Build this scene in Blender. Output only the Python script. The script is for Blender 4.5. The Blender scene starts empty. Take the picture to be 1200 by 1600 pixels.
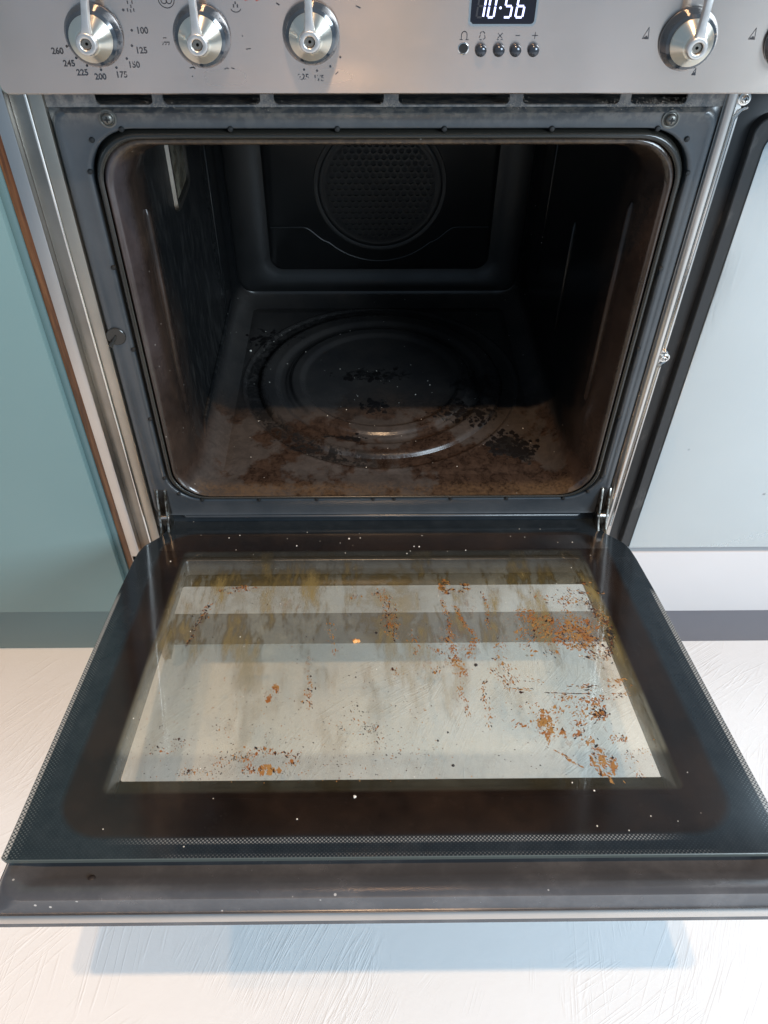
import bpy, bmesh, math, random
from mathutils import Matrix, Vector
random.seed(7)
PI = math.pi
scn = bpy.context.scene
col = scn.collection

# ------------------------------------------------------------------ camera
C_R = ((0.9999449, -0.01025142, 0.00225777), (-0.00558802, -0.70192772, -0.71222626), (0.00888613, 0.7121744, -0.70194633))
cam_d = bpy.data.cameras.new("camera")
cam = bpy.data.objects.new("camera", cam_d); col.objects.link(cam)
cam_d.sensor_fit = 'HORIZONTAL'; cam_d.sensor_width = 36.0
cam_d.lens = 1242.946 / 1200 * 36
cam_d.shift_x = 20.84 / 1200
cam_d.clip_start = 0.02; cam_d.clip_end = 60
m = Matrix.Identity(4)
for i in range(3):
    m[i][0] = C_R[0][i]; m[i][1] = -C_R[1][i]; m[i][2] = -C_R[2][i]
m[0][3], m[1][3], m[2][3] = -0.02091535, -0.75542049, 0.71532784
cam.matrix_world = m
scn.camera = cam

# ------------------------------------------------------------------ light
w = bpy.data.worlds.new("World"); scn.world = w; w.use_nodes = True
bg = w.node_tree.nodes["Background"]
bg.inputs[0].default_value = (0.53, 0.75, 1.0, 1); bg.inputs[1].default_value = 0.40
scn.view_settings.view_transform = 'Standard'; scn.view_settings.look = 'None'
FLOOR_Z = -.385
scn.view_settings.exposure = 0.0; scn.view_settings.gamma = 1.0

def lamp(name, kind, loc, target, power, color, **kw):
    d = bpy.data.lights.new(name, kind); d.energy = power; d.color = color
    for k, v in kw.items(): setattr(d, k, v)
    o = bpy.data.objects.new(name, d); col.objects.link(o); o.location = loc
    dv = Vector(target) - Vector(loc)
    o.rotation_euler = dv.to_track_quat('-Z', 'Y').to_euler()
    return o
# daylight from a window at the front right
lamp("daylight_window", 'AREA', (2.0, -2.0, 1.5), (0.1, -0.2, -0.15), 104, (0.72, 0.87, 1.0), shape='RECTANGLE', size=1.3, size_y=1.1)
# two warm ceiling spots overhead
for lx in (-0.04, 0.10):
    lamp("warm_spot", 'SPOT', (lx, -1.06, 2.757), (0.0, -0.35, 0.0), 108, (1.0, 0.65, 0.37), spot_size=math.radians(95), spot_blend=0.6, shadow_soft_size=0.022)

lamp("warm_spot", 'SPOT', (-1.15, -0.95, 2.757), (-0.80, -0.42, FLOOR_Z), 95, (1.0, 0.56, 0.24), spot_size=math.radians(30), spot_blend=1.0, shadow_soft_size=0.03)  # added warm fill aimed at the left floor, no known fixture

# ------------------------------------------------------------------ node helpers
class V:
    def __init__(s, nt, sock): s.nt, s.s = nt, sock
    def _m(s, op, *a, clamp=False):
        n = s.nt.nodes.new('ShaderNodeMath'); n.operation = op; n.use_clamp = clamp
        for i, x in enumerate((s,) + a):
            if isinstance(x, V): s.nt.links.new(x.s, n.inputs[i])
            else: n.inputs[i].default_value = x
        return V(s.nt, n.outputs[0])
    def __add__(s, o): return s._m('ADD', o)
    __radd__ = __add__
    def __mul__(s, o): return s._m('MULTIPLY', o)
    __rmul__ = __mul__
    def __sub__(s, o): return s._m('SUBTRACT', o)
    def __rsub__(s, o): return (s * -1.0) + o
    def __truediv__(s, o): return s._m('DIVIDE', o)
    def __neg__(s): return s * -1.0
    def mx(s, o): return s._m('MAXIMUM', o)
    def mn(s, o): return s._m('MINIMUM', o)
    def ab(s): return s._m('ABSOLUTE')
    def sq(s): return s._m('SQRT')
    def fr(s): return s._m('FRACT')
    def sin(s): return s._m('SINE')
    def pw(s, o): return s._m('POWER', o)
    def cl(s): return s._m('ADD', 0.0, clamp=True)
    def ss(s, a, b, lo=0.0, hi=1.0):      # smooth step a..b -> lo..hi
        n = s.nt.nodes.new('ShaderNodeMapRange'); n.interpolation_type = 'SMOOTHSTEP'
        s.nt.links.new(s.s, n.inputs['Value'])
        if a > b: a, b, lo, hi = b, a, hi, lo
        n.inputs['From Min'].default_value = a; n.inputs['From Max'].default_value = b
        n.inputs['To Min'].default_value = lo; n.inputs['To Max'].default_value = hi
        return V(s.nt, n.outputs['Result'])

class Mat:
    def __init__(s, name):
        s.m = bpy.data.materials.new(name); s.m.use_nodes = True
        s.nt = s.m.node_tree
        s.p = s.nt.nodes['Principled BSDF']; s.out = s.nt.nodes['Material Output']
        s._xyz = None
    def xyz(s):
        if not s._xyz:
            tc = s.nt.nodes.new('ShaderNodeTexCoord'); s.tc = tc
            sp = s.nt.nodes.new('ShaderNodeSeparateXYZ'); s.nt.links.new(tc.outputs['Object'], sp.inputs[0])
            s._xyz = [V(s.nt, sp.outputs[i]) for i in range(3)]
        return s._xyz
    def comb(s, x, y, z):
        n = s.nt.nodes.new('ShaderNodeCombineXYZ')
        for i, a in enumerate((x, y, z)):
            if isinstance(a, V): s.nt.links.new(a.s, n.inputs[i])
            else: n.inputs[i].default_value = a
        return V(s.nt, n.outputs[0])
    def noise(s, sx=1, sy=None, sz=None, detail=4, rough=0.55, dist=0.0, off=0.0, vec=None):
        sy = sx if sy is None else sy; sz = sx if sz is None else sz
        if vec is None:
            x, y, z = s.xyz(); vec = s.comb(x * sx + off, y * sy + off * .7, z * sz)
        n = s.nt.nodes.new('ShaderNodeTexNoise'); s.nt.links.new(vec.s, n.inputs['Vector'])
        n.inputs['Scale'].default_value = 1; n.inputs['Detail'].default_value = detail
        n.inputs['Roughness'].default_value = rough; n.inputs['Distortion'].default_value = dist
        return V(s.nt, n.outputs[0])
    def voro(s, sx, sy=None, sz=None, off=0.0, feature='F1', rnd=1.0, vec=None):
        sy = sx if sy is None else sy; sz = sx if sz is None else sz
        if vec is None:
            x, y, z = s.xyz(); vec = s.comb(x * sx + off, y * sy + off * .7, z * sz)
        n = s.nt.nodes.new('ShaderNodeTexVoronoi'); n.feature = feature
        s.nt.links.new(vec.s, n.inputs['Vector']); n.inputs['Scale'].default_value = 1
        n.inputs['Randomness'].default_value = rnd
        cs = s.nt.nodes.new('ShaderNodeSeparateColor')
        if feature == 'F1': s.nt.links.new(n.outputs['Color'], cs.inputs[0])
        return V(s.nt, n.outputs['Distance']), V(s.nt, cs.outputs[0]), V(s.nt, cs.outputs[1])
    def mix(s, f, a, b):
        n = s.nt.nodes.new('ShaderNodeMix'); n.data_type = 'RGBA'
        s.setin(n.inputs[0], f); s.setin(n.inputs[6], a); s.setin(n.inputs[7], b)
        return V(s.nt, n.outputs[2])
    def setin(s, sock, v):
        if isinstance(v, V): s.nt.links.new(v.s, sock)
        elif isinstance(v, tuple): sock.default_value = v + (1,) if len(v) == 3 else v
        else: sock.default_value = v
    def set(s, **kw):
        names = dict(base='Base Color', rough='Roughness', metal='Metallic', coat='Coat Weight', coatr='Coat Roughness', spec='Specular IOR Level', aniso='Anisotropic', arot='Anisotropic Rotation', emit='Emission Color', emits='Emission Strength', alpha='Alpha', ior='IOR', tang='Tangent')
        for k, v in kw.items(): s.setin(s.p.inputs[names[k]], v)
        return s
    def bump(s, h, strength=0.5, dist=0.001, node=None):
        n = s.nt.nodes.new('ShaderNodeBump'); n.inputs['Strength'].default_value = strength
        n.inputs['Distance'].default_value = dist; s.nt.links.new(h.s, n.inputs['Height'])
        s.nt.links.new(n.outputs[0], (node or s.p).inputs['Normal'])
        if not node: s.nt.links.new(n.outputs[0], s.p.inputs['Coat Normal'])
        return n
    def rbox(s, x, y, cx, cy, hx, hy, r):      # signed distance to a rounded rectangle
        qx = (x - cx).ab() - (hx - r); qy = (y - cy).ab() - (hy - r)
        a = qx.mx(0.0); b = qy.mx(0.0)
        return (a * a + b * b).sq() + qx.mx(qy).mn(0.0) - r
    def blob(s, x, y, cx, cy, rx, ry):          # 1 in the middle, 0 outside
        a = (x - cx) / rx; b = (y - cy) / ry
        return (1.0 - (a * a + b * b).sq()).mx(0.0)

# ------------------------------------------------------------------ materials
def steel(name, base=(.56, .54, .53), rough=.3, dirt=.25, axis='x', brush=True):
    M = Mat(name)
    sc = (6, 900, 2600) if axis == 'x' else (2600, 900, 6)
    b = M.noise(*sc, detail=2); c = M.noise(9, detail=5)
    M.set(base=M.mix(c.ss(.35, .75) * dirt, base, tuple(v * .55 for v in base)), metal=1.0, rough=(c * .12 + rough - .05))
    if brush: M.bump(b, .08, .0002)
    return M

ANROT = 0.25
m_panel = Mat('brushed_steel_panel')
x, y, z = m_panel.xyz()
b = m_panel.noise(4, 1, 2500, detail=3); b2 = m_panel.noise(14, 1, 700, detail=2, off=3)
c = m_panel.noise(10, detail=5, off=2); sm = m_panel.noise(30, 4, 70, detail=4, off=9)
hazy = m_panel.blob(x, z, -.045, .512, .05, .02).mx(m_panel.blob(x, z, -.13, .512, .05, .02))
broad = m_panel.noise(5.5, 1, .6, detail=2, off=6).ss(.36, .62)
m_panel.set(base=m_panel.mix(broad * .5 + c.ss(.4, .75) * .2 + b * .14, (.77, .66, .605), (.46, .41, .355)), metal=1.0,
            rough=(c * .02 + .215 + sm.ss(.4, .9) * .02 + hazy.ss(0, 1) * .06), aniso=1.0, arot=ANROT)
tn = m_panel.nt.nodes.new('ShaderNodeTangent'); tn.direction_type = 'UV_MAP'; tn.uv_map = 'uv'
m_panel.nt.links.new(tn.outputs[0], m_panel.p.inputs['Tangent'])
m_panel.bump(b * .6 + b2 * .4, .06, .0002)

m_steel = steel('satin_steel', (.60, .57, .54), .28, .3, 'z')
m_trim = steel('grimy_steel_trim', (.36, .33, .29), .36, .75, 'z')
m_side = Mat('scuffed_pale_steel')
c = m_side.noise(7, detail=6); s1 = m_side.noise(60, 60, 9, detail=4, dist=1.5); sp, r1, r2 = m_side.voro(42)
fleck = (sp.ss(.12, .05)) * r1.ss(.86, .9)
m_side.set(base=m_side.mix(fleck * .7, m_side.mix(c, (.52, .58, .60), (.58, .64, .655)), (.25, .25, .26)), metal=.72, rough=c * .08 + .13 + s1 * .05)
m_side.bump(s1 * .5 + c, .12, .002)
m_chrome = Mat('bright_steel'); m_chrome.set(base=(.80, .78, .75), metal=1.0, rough=.16)
m_turned = Mat('turned_steel')
x, y, z = m_turned.xyz()
m_turned.set(base=(.88, .82, .70), metal=1.0, rough=.36, aniso=.96, arot=.25)
tn = m_turned.nt.nodes.new('ShaderNodeTangent'); tn.direction_type = 'RADIAL'; tn.axis = 'Y'
m_turned.nt.links.new(tn.outputs[0], m_turned.p.inputs['Tangent'])
m_ring = Mat('dark_polished_ring'); m_ring.set(base=(.030, .038, .048), rough=.12, spec=.9, coat=.6, coatr=.05)
m_lever = Mat('cast_lever_metal'); m_lever.set(base=m_lever.mix(m_lever.noise(150, detail=3).ss(.4, .7) * .4, (.72, .69, .66), (.5, .47, .44)), metal=.9, rough=.34)

m_frame = Mat('slate_blue_enamel')
c = m_frame.noise(11, detail=6, rough=.65); g = m_frame.noise(140, detail=4, off=5); fx, fy, fz = m_frame.xyz()
sp, r1, r2 = m_frame.voro(110)
dust = fz.ss(.455, .49) * g.ss(.42, .62)
m_frame.set(base=m_frame.mix(dust * .75, m_frame.mix(c.ss(.35, .7), (.030, .037, .044), (.048, .054, .060)), (.22, .20, .17)),
            rough=c * .16 + .25 + g * .08, spec=.6, coat=.4, coatr=.2)
m_frame.bump(c * 1.0 + g * .25, .12, .0015)

m_vent = Mat('dusty_vent_steel')
c = m_vent.noise(90, detail=6, rough=.7)
m_vent.set(base=m_vent.mix(c.ss(.4, .66), (.10, .105, .11), (.26, .24, .22)), rough=.6)
m_vent.bump(c, .4, .001)
m_black = Mat('matt_black'); m_black.set(base=(.008, .008, .008), rough=.65)
m_blacksat = Mat('satin_black_strip')
c = m_blacksat.noise(60, 60, 20, detail=5, rough=.7)
m_blacksat.set(base=m_blacksat.mix(c.ss(.55, .75), (.016, .017, .018), (.06, .058, .055)), rough=.38)
m_seal = Mat('door_seal'); m_seal.set(base=(.018, .017, .014), rough=.24, spec=.6)

# cavity enamel: black; grime and lamp-lit warmth painted brown towards the mouth
m_cav = Mat('greasy_cavity_enamel')
x, y, z = m_cav.xyz()
n1 = m_cav.noise(7, detail=7, rough=.60); n2 = m_cav.noise(60, detail=8, rough=.75, off=4, dist=.6); n3 = m_cav.noise(240, detail=5, rough=.7, off=2)
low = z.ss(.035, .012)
lit_reach = low * .14                            # lamp-lit front of the floor, painted browner further in
front = ((.075 + lit_reach - y) * 7.0 + (n1 - .5) * 1.6).ss(-.35, .75)
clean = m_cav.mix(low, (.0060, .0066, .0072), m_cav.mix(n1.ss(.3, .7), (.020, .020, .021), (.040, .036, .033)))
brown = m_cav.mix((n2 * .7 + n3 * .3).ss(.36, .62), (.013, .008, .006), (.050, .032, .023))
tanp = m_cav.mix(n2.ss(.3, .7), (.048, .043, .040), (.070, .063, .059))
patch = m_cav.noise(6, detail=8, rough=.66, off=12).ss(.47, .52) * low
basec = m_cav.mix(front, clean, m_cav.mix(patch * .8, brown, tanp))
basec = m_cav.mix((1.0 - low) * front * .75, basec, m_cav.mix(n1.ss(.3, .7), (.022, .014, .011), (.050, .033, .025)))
lip = (y.ss(.030, .012) * z.ss(.02, .008)).mx(y.ss(.036, .016) * z.ss(.42, .43) * .8)
basec = m_cav.mix(lip * ((n1 * .5 + n3 * .5).ss(.36, .66)) * .75, basec, (.13, .080, .042))
left_sheen = y.ss(.030, .016) * x.ss(-.235, -.25) * z.ss(.10, .30)  # purple-grey sheen of the upper left flange, painted as colour
basec = m_cav.mix(left_sheen * (n1 * .85 + n2 * .15).ss(.25, .75) * .75, basec, (.085, .072, .078))
burn = n2 - .5
def bl(cx, cy, rx, ry): return m_cav.blob(x, y, cx, cy, rx, ry)
char = (bl(.178, .094, .055, .040) * 1.0 + burn * 3.2).ss(.52, .58)
char = char.mx((bl(.198, .078, .030, .028) * 1.0 + burn * 2.6).ss(.46, .52))
for a in [(.131, .172, .085, .045), (-.004, .189, .030, .028), (-.164, .371, .07, .05), (.0, .27, .10, .035), (.15, .235, .07, .08), (-.108, .095, .04, .022), (-.046, .115, .06, .012)]:
    char = char.mx((bl(*a) * .9 + burn * 3.4).ss(.60, .66))
r = ((x - .006) * (x - .006) + (y - .257) * (y - .257)).sq()
char = char.mx((r.ss(.172, .182) * r.ss(.212, .200)) * (x.ss(.05, -.04)) * (n2 + n3 * .5).ss(.70, .78)) * low
basec = m_cav.mix(char, basec, (.004, .0035, .0035))
leftw = x.ss(-.225, -.245) * y.ss(.06, .10) * y.ss(.42, .32) * (1.0 - low)
streak = m_cav.noise(60, 150, 26, detail=6, rough=.75)
basec = m_cav.mix(leftw * streak.ss(.50, .60) * .8, basec, (.028, .028, .027))
sp, r1, r2 = m_cav.voro(150); fl = sp.ss(.14, .08) * r1.ss(.95, .97)
basec = m_cav.mix(fl, basec, (.35, .33, .30))
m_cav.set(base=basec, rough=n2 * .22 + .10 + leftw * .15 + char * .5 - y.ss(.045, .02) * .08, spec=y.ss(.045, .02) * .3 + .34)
m_cav.bump(n2 * .3 + n3 * .15 + leftw * streak * 1.4 + char * 1.2, .4, .0016)
m_cfl = m_cav

m_back = Mat('cavity_back_enamel')
n2 = m_back.noise(30, detail=5); m_back.set(base=m_back.mix(n2, (.007, .0075, .008), (.011, .011, .011)), rough=n2 * .2 + .3)

# floor
m_floor = Mat('brushed_white_floor_paint')
x, y, z = m_floor.xyz()
h = None
for k, (an, sv, su) in enumerate(((60, 60, 2.6), (46, 90, 3.6), (84, 55, 2.6), (30, 75, 3), (66, 130, 4))):
    a = math.radians(an); wob = m_floor.noise(2.2, detail=2, off=k * 3.1) * .05
    u = x * math.cos(a) + y * math.sin(a); v = y * math.cos(a) - x * math.sin(a) + wob
    st = m_floor.noise(vec=m_floor.comb(u * su, v * sv, k * 5.0), detail=3, rough=.5, dist=.25)
    ridge = (1.0 - (st - .5).ab() * 30.0).mx(0.0)
    ms = m_floor.noise(5.0, detail=3, off=20 + k * 7).ss(.53, .64)
    t_ = ridge * ms
    h = t_ if h is None else h + t_
lump = m_floor.noise(9, detail=5, rough=.55); mid = m_floor.noise(45, detail=5, rough=.65, off=5); fine = m_floor.noise(150, detail=4)
h = h * .50 + lump * 1.5 + mid * .45 + fine * .10
sp, r1, r2 = m_floor.voro(24); fl = sp.ss(.075, .04) * r1.ss(.80, .84)
tint = m_floor.noise(1.6, detail=3, off=1)
m_floor.set(base=m_floor.mix(fl * .75, m_floor.mix(tint, (.75, .75, .745), (.79, .79, .79)), (.22, .18, .14)), rough=lump * .15 + .42, spec=.4)
m_floor.bump(h, .26, .0035)

# teal cabinet
m_teal = Mat('teal_cabinet_paint'); c = m_teal.noise(5, detail=4); f = m_teal.noise(300, detail=2)
m_teal.set(base=m_teal.mix(c, (.155, .25, .25), (.17, .265, .265)), rough=.33, spec=.5); m_teal.bump(f, .04, .0005)
m_tealdk = Mat('teal_edge_paint'); m_tealdk.set(base=(.10, .17, .18), rough=.4)
m_wood = Mat('varnished_wood_edge'); c = m_wood.noise(220, 220, 12, detail=5, rough=.7)
m_wood.set(base=m_wood.mix(c.ss(.3, .7), (.06, .022, .008), (.20, .085, .03)), rough=.4)
m_plinth = Mat('grey_plinth_laminate'); c = m_plinth.noise(20, detail=4)
m_plinth.set(base=m_plinth.mix(c, (.125, .120, .135), (.14, .135, .15)), rough=.4)

# print inks
def ink(name, worn, colr=(.035, .035, .04)):
    M = Mat(name); M.set(base=colr, rough=.5)
    if worn:
        n = M.noise(420, detail=3, off=worn)
        M.set(alpha=n.ss(.50 + .04 * 1, .47, 0, 1) if worn > 5 else n.ss(.62, .56, 0, 1))
    return M
m_ink = ink('dark_print', 0); m_ink2 = ink('partly_worn_print', 3); m_ink3 = ink('badly_worn_print', 9)
m_redink = ink('red_print', 0, (.35, .03, .02))
m_dispg = Mat('display_glass'); m_dispg.set(base=(.010, .010, .016), rough=.15)
m_led = Mat('lit_display_digit'); m_led.set(base=(.3, .3, .6), emit=(.55, .60, 1.0), emits=2.6)
m_unlit = Mat('unlit_display_digit'); m_unlit.set(base=(.035, .035, .04), rough=.3)
m_btn = Mat('dark_button'); m_btn.set(base=(.06, .065, .075), rough=.18, metal=.6)
m_crumbw = Mat('pale_crumb'); m_crumbw.set(base=(.75, .70, .62), rough=.7)
m_crumbd = Mat('burnt_crumb'); m_crumbd.set(base=(.015, .010, .008), rough=.6)
m_crumbo = Mat('orange_crumb'); m_crumbo.set(base=(.75, .36, .12), rough=.6)
m_lint = Mat('lint'); m_lint.set(base=(.38, .33, .28), rough=.9)

# door glass: printed border, baked-on grease, rust-coloured spatter, otherwise clear
def glass_mat(name, inner):
    M = Mat(name); nt = M.nt
    x, y, z = M.xyz(); s = y * -1.0
    n1 = M.noise(9, 9, 1, detail=6, rough=.6); n2 = M.noise(55, 40, 1, detail=7, rough=.72, off=4); n3 = M.noise(230, 150, 1, detail=4, off=7)
    P = M.p
    tr = nt.nodes.new('ShaderNodeBsdfTransparent')
    gl = nt.nodes.new('ShaderNodeBsdfGlossy'); gl.inputs['Roughness'].default_value = .03
    lw = nt.nodes.new('ShaderNodeLayerWeight'); lw.inputs['Blend'].default_value = .5
    fr = V(nt, lw.outputs['Facing']).pw(5.0) * .95 + .045
    mxa = nt.nodes.new('ShaderNodeMixShader'); nt.links.new(fr.s, mxa.inputs[0])
    nt.links.new(tr.outputs[0], mxa.inputs[1]); nt.links.new(gl.outputs[0], mxa.inputs[2])
    mo = nt.nodes.new('ShaderNodeMixShader')
    nt.links.new(mxa.outputs[0], mo.inputs[1]); nt.links.new(P.outputs[0], mo.inputs[2])
    nt.links.new(mo.outputs[0], M.out.inputs['Surface'])
    if not inner:
        d = M.rbox(x, s, .0065, .2385, .2560, .1535, .003)
        tr.inputs[0].default_value = (.975, .965, .92, 1)
        M.set(base=(.014, .015, .016), rough=.12)
        fac = d.ss(-.0004, .0004)
        film = n1.ss(.3, .8) * .06 + .03
        M.set(base=M.mix(fac, (.5, .48, .4), (.014, .015, .016)))
        nt.links.new(fac.mx(film).s, mo.inputs[0]); return M
    dA = M.rbox(x, s, .0055, .248, .2855, .232, .042) + (n1 - .5) * .006
    frit = dA.ss(-.004, .003)
    # halftone rows along the border's edges
    def dots(px, py, pitch, rad):
        a = (px / pitch).fr() - .5; b = (py / pitch).fr() - .5
        a2 = (px / pitch + .5).fr() - .5; b2 = (py / pitch + .5).fr() - .5
        return ((a * a + b * b).sq()).mn((a2 * a2 + b2 * b2).sq()).ss(rad + .06, rad - .06)
    edge = (x - .0055).ab()
    hA = dots(x, s, .0034, .23) * s.ss(.4795, .4805) * s.ss(.4865, .4855) * x.ss(.245, .20) * x.ss(-.245, -.15) * .7
    hB = dots(x, s, .0034, .2) * s.ss(.4945, .4955) * x.ss(-.19, -.17) * x.ss(.27, .25) * .22
    hC = dots(x, s, .0036, .30) * edge.ss(.3118, .3125) * s.ss(.14, .16)
    hD = dots(x, s, .0036, .16) * edge.ss(.300, .306) * s.ss(.14, .2) * .25
    hE = dots(x, s, .0036, .17) * (dA.ss(-.03, -.004)) * .04
    holes = hA.mx(hB).mx(hC)
    B0 = lambda cx, cy, rx, ry: M.blob(x, s, cx, cy, rx, ry).ss(0, 1)
    # grease film and a dark hinge-end band
    dW = M.rbox(x, s, .004, .246, .252, .188, .006)
    border = dW.ss(-.007, .003)
    gfilm = n1.ss(.30, .75) * .14 + n2.ss(.40, .75) * .12 + .17
    top = s.ss(.16, .05)  # lamp shadow near the hinge, painted as a dark band in the glass
    yel = (M.noise(26, 6, 1, detail=6, rough=.68, off=13).ss(.43, .66) * (s.ss(.38, .12) * .62 + .30)).mx(B0(.01, .17, .07, .12) * .62 * n2.ss(.3, .6)).mx(B0(-.15, .14, .10, .07) * .45 * n2.ss(.3, .6))
    # spatter
    B = lambda cx, cy, rx, ry: M.blob(x, s, cx, cy, rx, ry)
    fl = M.noise(210, 120, 1, detail=6, rough=.74, off=21, dist=1.0)
    lon = M.noise(170, 46, 1, detail=6, rough=.76, off=31, dist=.8)
    rust = (B(.192, .213, .060, .055) * .44 + fl).ss(.70, .77)
    for a in [(.222, .225, .045, .055, .36), (.238, .180, .030, .050, .34), (.189, .330, .075, .04, .27), (.148, .361, .018, .024, .48), (.195, .404, .020, .035, .45), (.18, .357, .07, .05, .25), (.073, .147, .018, .020, .46), (.095, .15, .06, .018, .25), (-.17, .138, .020, .014, .42), (-.113, .315, .018, .018, .36), (-.131, .401, .05, .025, .30), (-.10, .415, .03, .02, .36), (-.205, .215, .012, .05, .30), (.23, .40, .03, .03, .22), (.23, .28, .03, .05, .27), (.15, .20, .05, .04, .27), (.22, .20, .05, .08, .26), (.17, .38, .09, .03, .26), (-.09, .40, .12, .03, .20), (.11, .345, .03, .02, .24)]:
        rust = rust.mx((B(*a[:4]) * a[4] + fl).ss(.70, .77))
    drip = (B(.075, .245, .05, .085) * .34 + lon).ss(.66, .78)
    for a in [(.005, .19, .018, .045, .38), (.04, .265, .05, .04, .26), (.08, .28, .02, .035, .36), (-.08, .27, .012, .03, .36), (.12, .30, .05, .05, .20), (.0, .25, .2, .08, .12), (.10, .17, .02, .05, .30), (.13, .24, .015, .05, .30), (-.02, .30, .02, .05, .26), (.07, .33, .02, .05, .25), (-.11, .17, .05, .03, .26)]:
        drip = drip.mx((B(*a[:4]) * a[4] + lon).ss(.66, .78))
    v1, r1, r2 = M.voro(170, 135, 1, off=3.3); v2, q1, q2 = M.voro(48, 40, 1, off=9.1)
    dens = (s.ss(.25, .42) * .30 + B(-.03, .35, .06, .06) * .4 + B(-.14, .40, .12, .05) * .45 + B(.19, .33, .11, .14) * .35 + .06)
    specks = (v1 + (fl - .5) * .7).ss(.20, .10) * ((r1 + dens) - .80).ss(.0, .12)
    drops = (v2 + (n3 - .5) * .10).ss(.085, .06) * ((q1 + .06) - .93).ss(.0, .04)
    ink_ = specks * 0.0
    stain = (rust * n3.ss(.42, .60) * .55).mx(drip * n3.ss(.35, .6) * .55)
    # opacity and colour
    op = gfilm.mx(yel).mx(stain * .92).mx(ink_ * .97)
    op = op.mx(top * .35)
    op = op.mx(border * (n1.ss(.3, .7) * .08 + .89))
    colr = M.mix(yel.ss(.05, .3), (.52, .51, .385), (.27, .205, .075))
    colr = M.mix(stain, colr, M.mix(n3.ss(.35, .65), (.065, .022, .008), (.26, .105, .030)))
    colr = M.mix(ink_, colr, M.mix(r2.ss(.3, .8), (.020, .010, .006), (.14, .045, .018)))
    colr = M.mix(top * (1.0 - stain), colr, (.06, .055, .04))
    rimd = M.rbox(x, s, .0065, .2385, .254, .152, .010).ss(-.004, .008)
    colr = M.mix(rimd * .85, colr, (.05, .045, .030))
    brown = M.mix(n1.ss(.35, .7) * .6 + n2.ss(.4, .7) * .25, (.009, .006, .005), (.030, .018, .012))
    colr = M.mix(border, colr, brown)
    dustn = (n2 * .6 + n1 * .4).ss(.40, .75)
    fritc = M.mix(dustn * .6, (.013, .019, .025), (.036, .045, .053))
    colr = M.mix(frit, colr, fritc)
    sc, k1, k2 = M.voro(60, 60, 1, off=5); fleck = sc.ss(.05, .03) * k1.ss(.88, .9)
    colr = M.mix(fleck, colr, (.7, .66, .6)); colr = M.mix((hD.mx(hE)), colr, (.25, .28, .28))
    op = op.mx(frit * (1.0 - holes)).mx(fleck)
    colr = M.mix(holes * frit * .7, colr, (.48, .49, .48))
    M.set(base=colr, rough=.10 + n1 * .06 + stain * .3 + ink_ * .3, spec=.5)
    tr.inputs[0].default_value = (.97, .965, .915, 1)
    nt.links.new(op.mn(1.0).s, mo.inputs[0])
    M.bump(n2 * .2 + stain * .8 + ink_ * .8, .15, .0006)
    return M
m_glin = glass_mat('grimy_inner_glass', True)
m_glout = glass_mat('printed_outer_glass', False)
m_gedge = Mat('glass_edge'); m_gedge.set(base=(.07, .085, .08), rough=.25, spec=.6)
m_pan = Mat('dark_satin_door_metal')
c = m_pan.noise(14, detail=7, rough=.68); c2 = m_pan.noise(90, detail=5, off=3); sp, r1, r2 = m_pan.voro(90); fk = sp.ss(.12, .07) * r1.ss(.9, .93)
m_pan.set(base=m_pan.mix(fk, m_pan.mix(c.ss(.42, .72), (.105, .106, .113), (.165, .163, .168)), (.6, .58, .55)), rough=c2 * .12 + .14 + c * .1, metal=.4, spec=.6)
m_pan.bump(c + c2 * .3, .12, .0015)

# ------------------------------------------------------------------ mesh helpers
def tag(o, label, cat, group=None, kind=None):
    o['label'] = label; o['category'] = cat
    if group: o['group'] = group
    if kind: o['kind'] = kind
    return o
def empty(name, loc, parent=None, rot=(0, 0, 0)):
    o = bpy.data.objects.new(name, None); col.objects.link(o); o.empty_display_size = .05
    o.location = loc; o.rotation_euler = rot
    if parent: attach(o, parent)
    return o
base_of = {}
def attach(o, parent):
    o.parent = parent
    o.matrix_parent_inverse = base_of.get(parent.name, Matrix.Identity(4))
def link(name, me, mat, parent=None, smooth=True, sharp=32):
    mats = mat if isinstance(mat, (list, tuple)) else [mat]
    for q in mats: me.materials.append(q.m)
    if smooth:
        for p in me.polygons: p.use_smooth = True
        try: me.set_sharp_from_angle(angle=math.radians(sharp))
        except Exception: pass
    o = bpy.data.objects.new(name, me); col.objects.link(o)
    if parent: attach(o, parent)
    return o
def bmobj(name, bm, mat, parent=None, smooth=True, sharp=32, bevel=0, seg=2, recalc=True):
    if recalc: bmesh.ops.recalc_face_normals(bm, faces=bm.faces)
    if bevel:
        ed = [e for e in bm.edges if len(e.link_faces) == 2 and e.calc_face_angle(0) > .6]
        bmesh.ops.bevel(bm, geom=ed, offset=bevel, segments=seg, profile=.5, affect='EDGES', clamp_overlap=True)
    me = bpy.data.meshes.new(name); bm.to_mesh(me); bm.free()
    return link(name, me, mat, parent, smooth, sharp)
def box(bm, x0, x1, y0, y1, z0, z1):
    vs = [bm.verts.new((a, b, c)) for a in (x0, x1) for b in (y0, y1) for c in (z0, z1)]
    for f in ((0, 1, 3, 2), (4, 6, 7, 5), (0, 4, 5, 1), (2, 3, 7, 6), (0, 2, 6, 4), (1, 5, 7, 3)):
        bm.faces.new([vs[i] for i in f])
def boxobj(name, dims, mat, parent=None, bevel=.0006, seg=2):
    bm = bmesh.new(); box(bm, *dims); return bmobj(name, bm, mat, parent, bevel=bevel, seg=seg)
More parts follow.
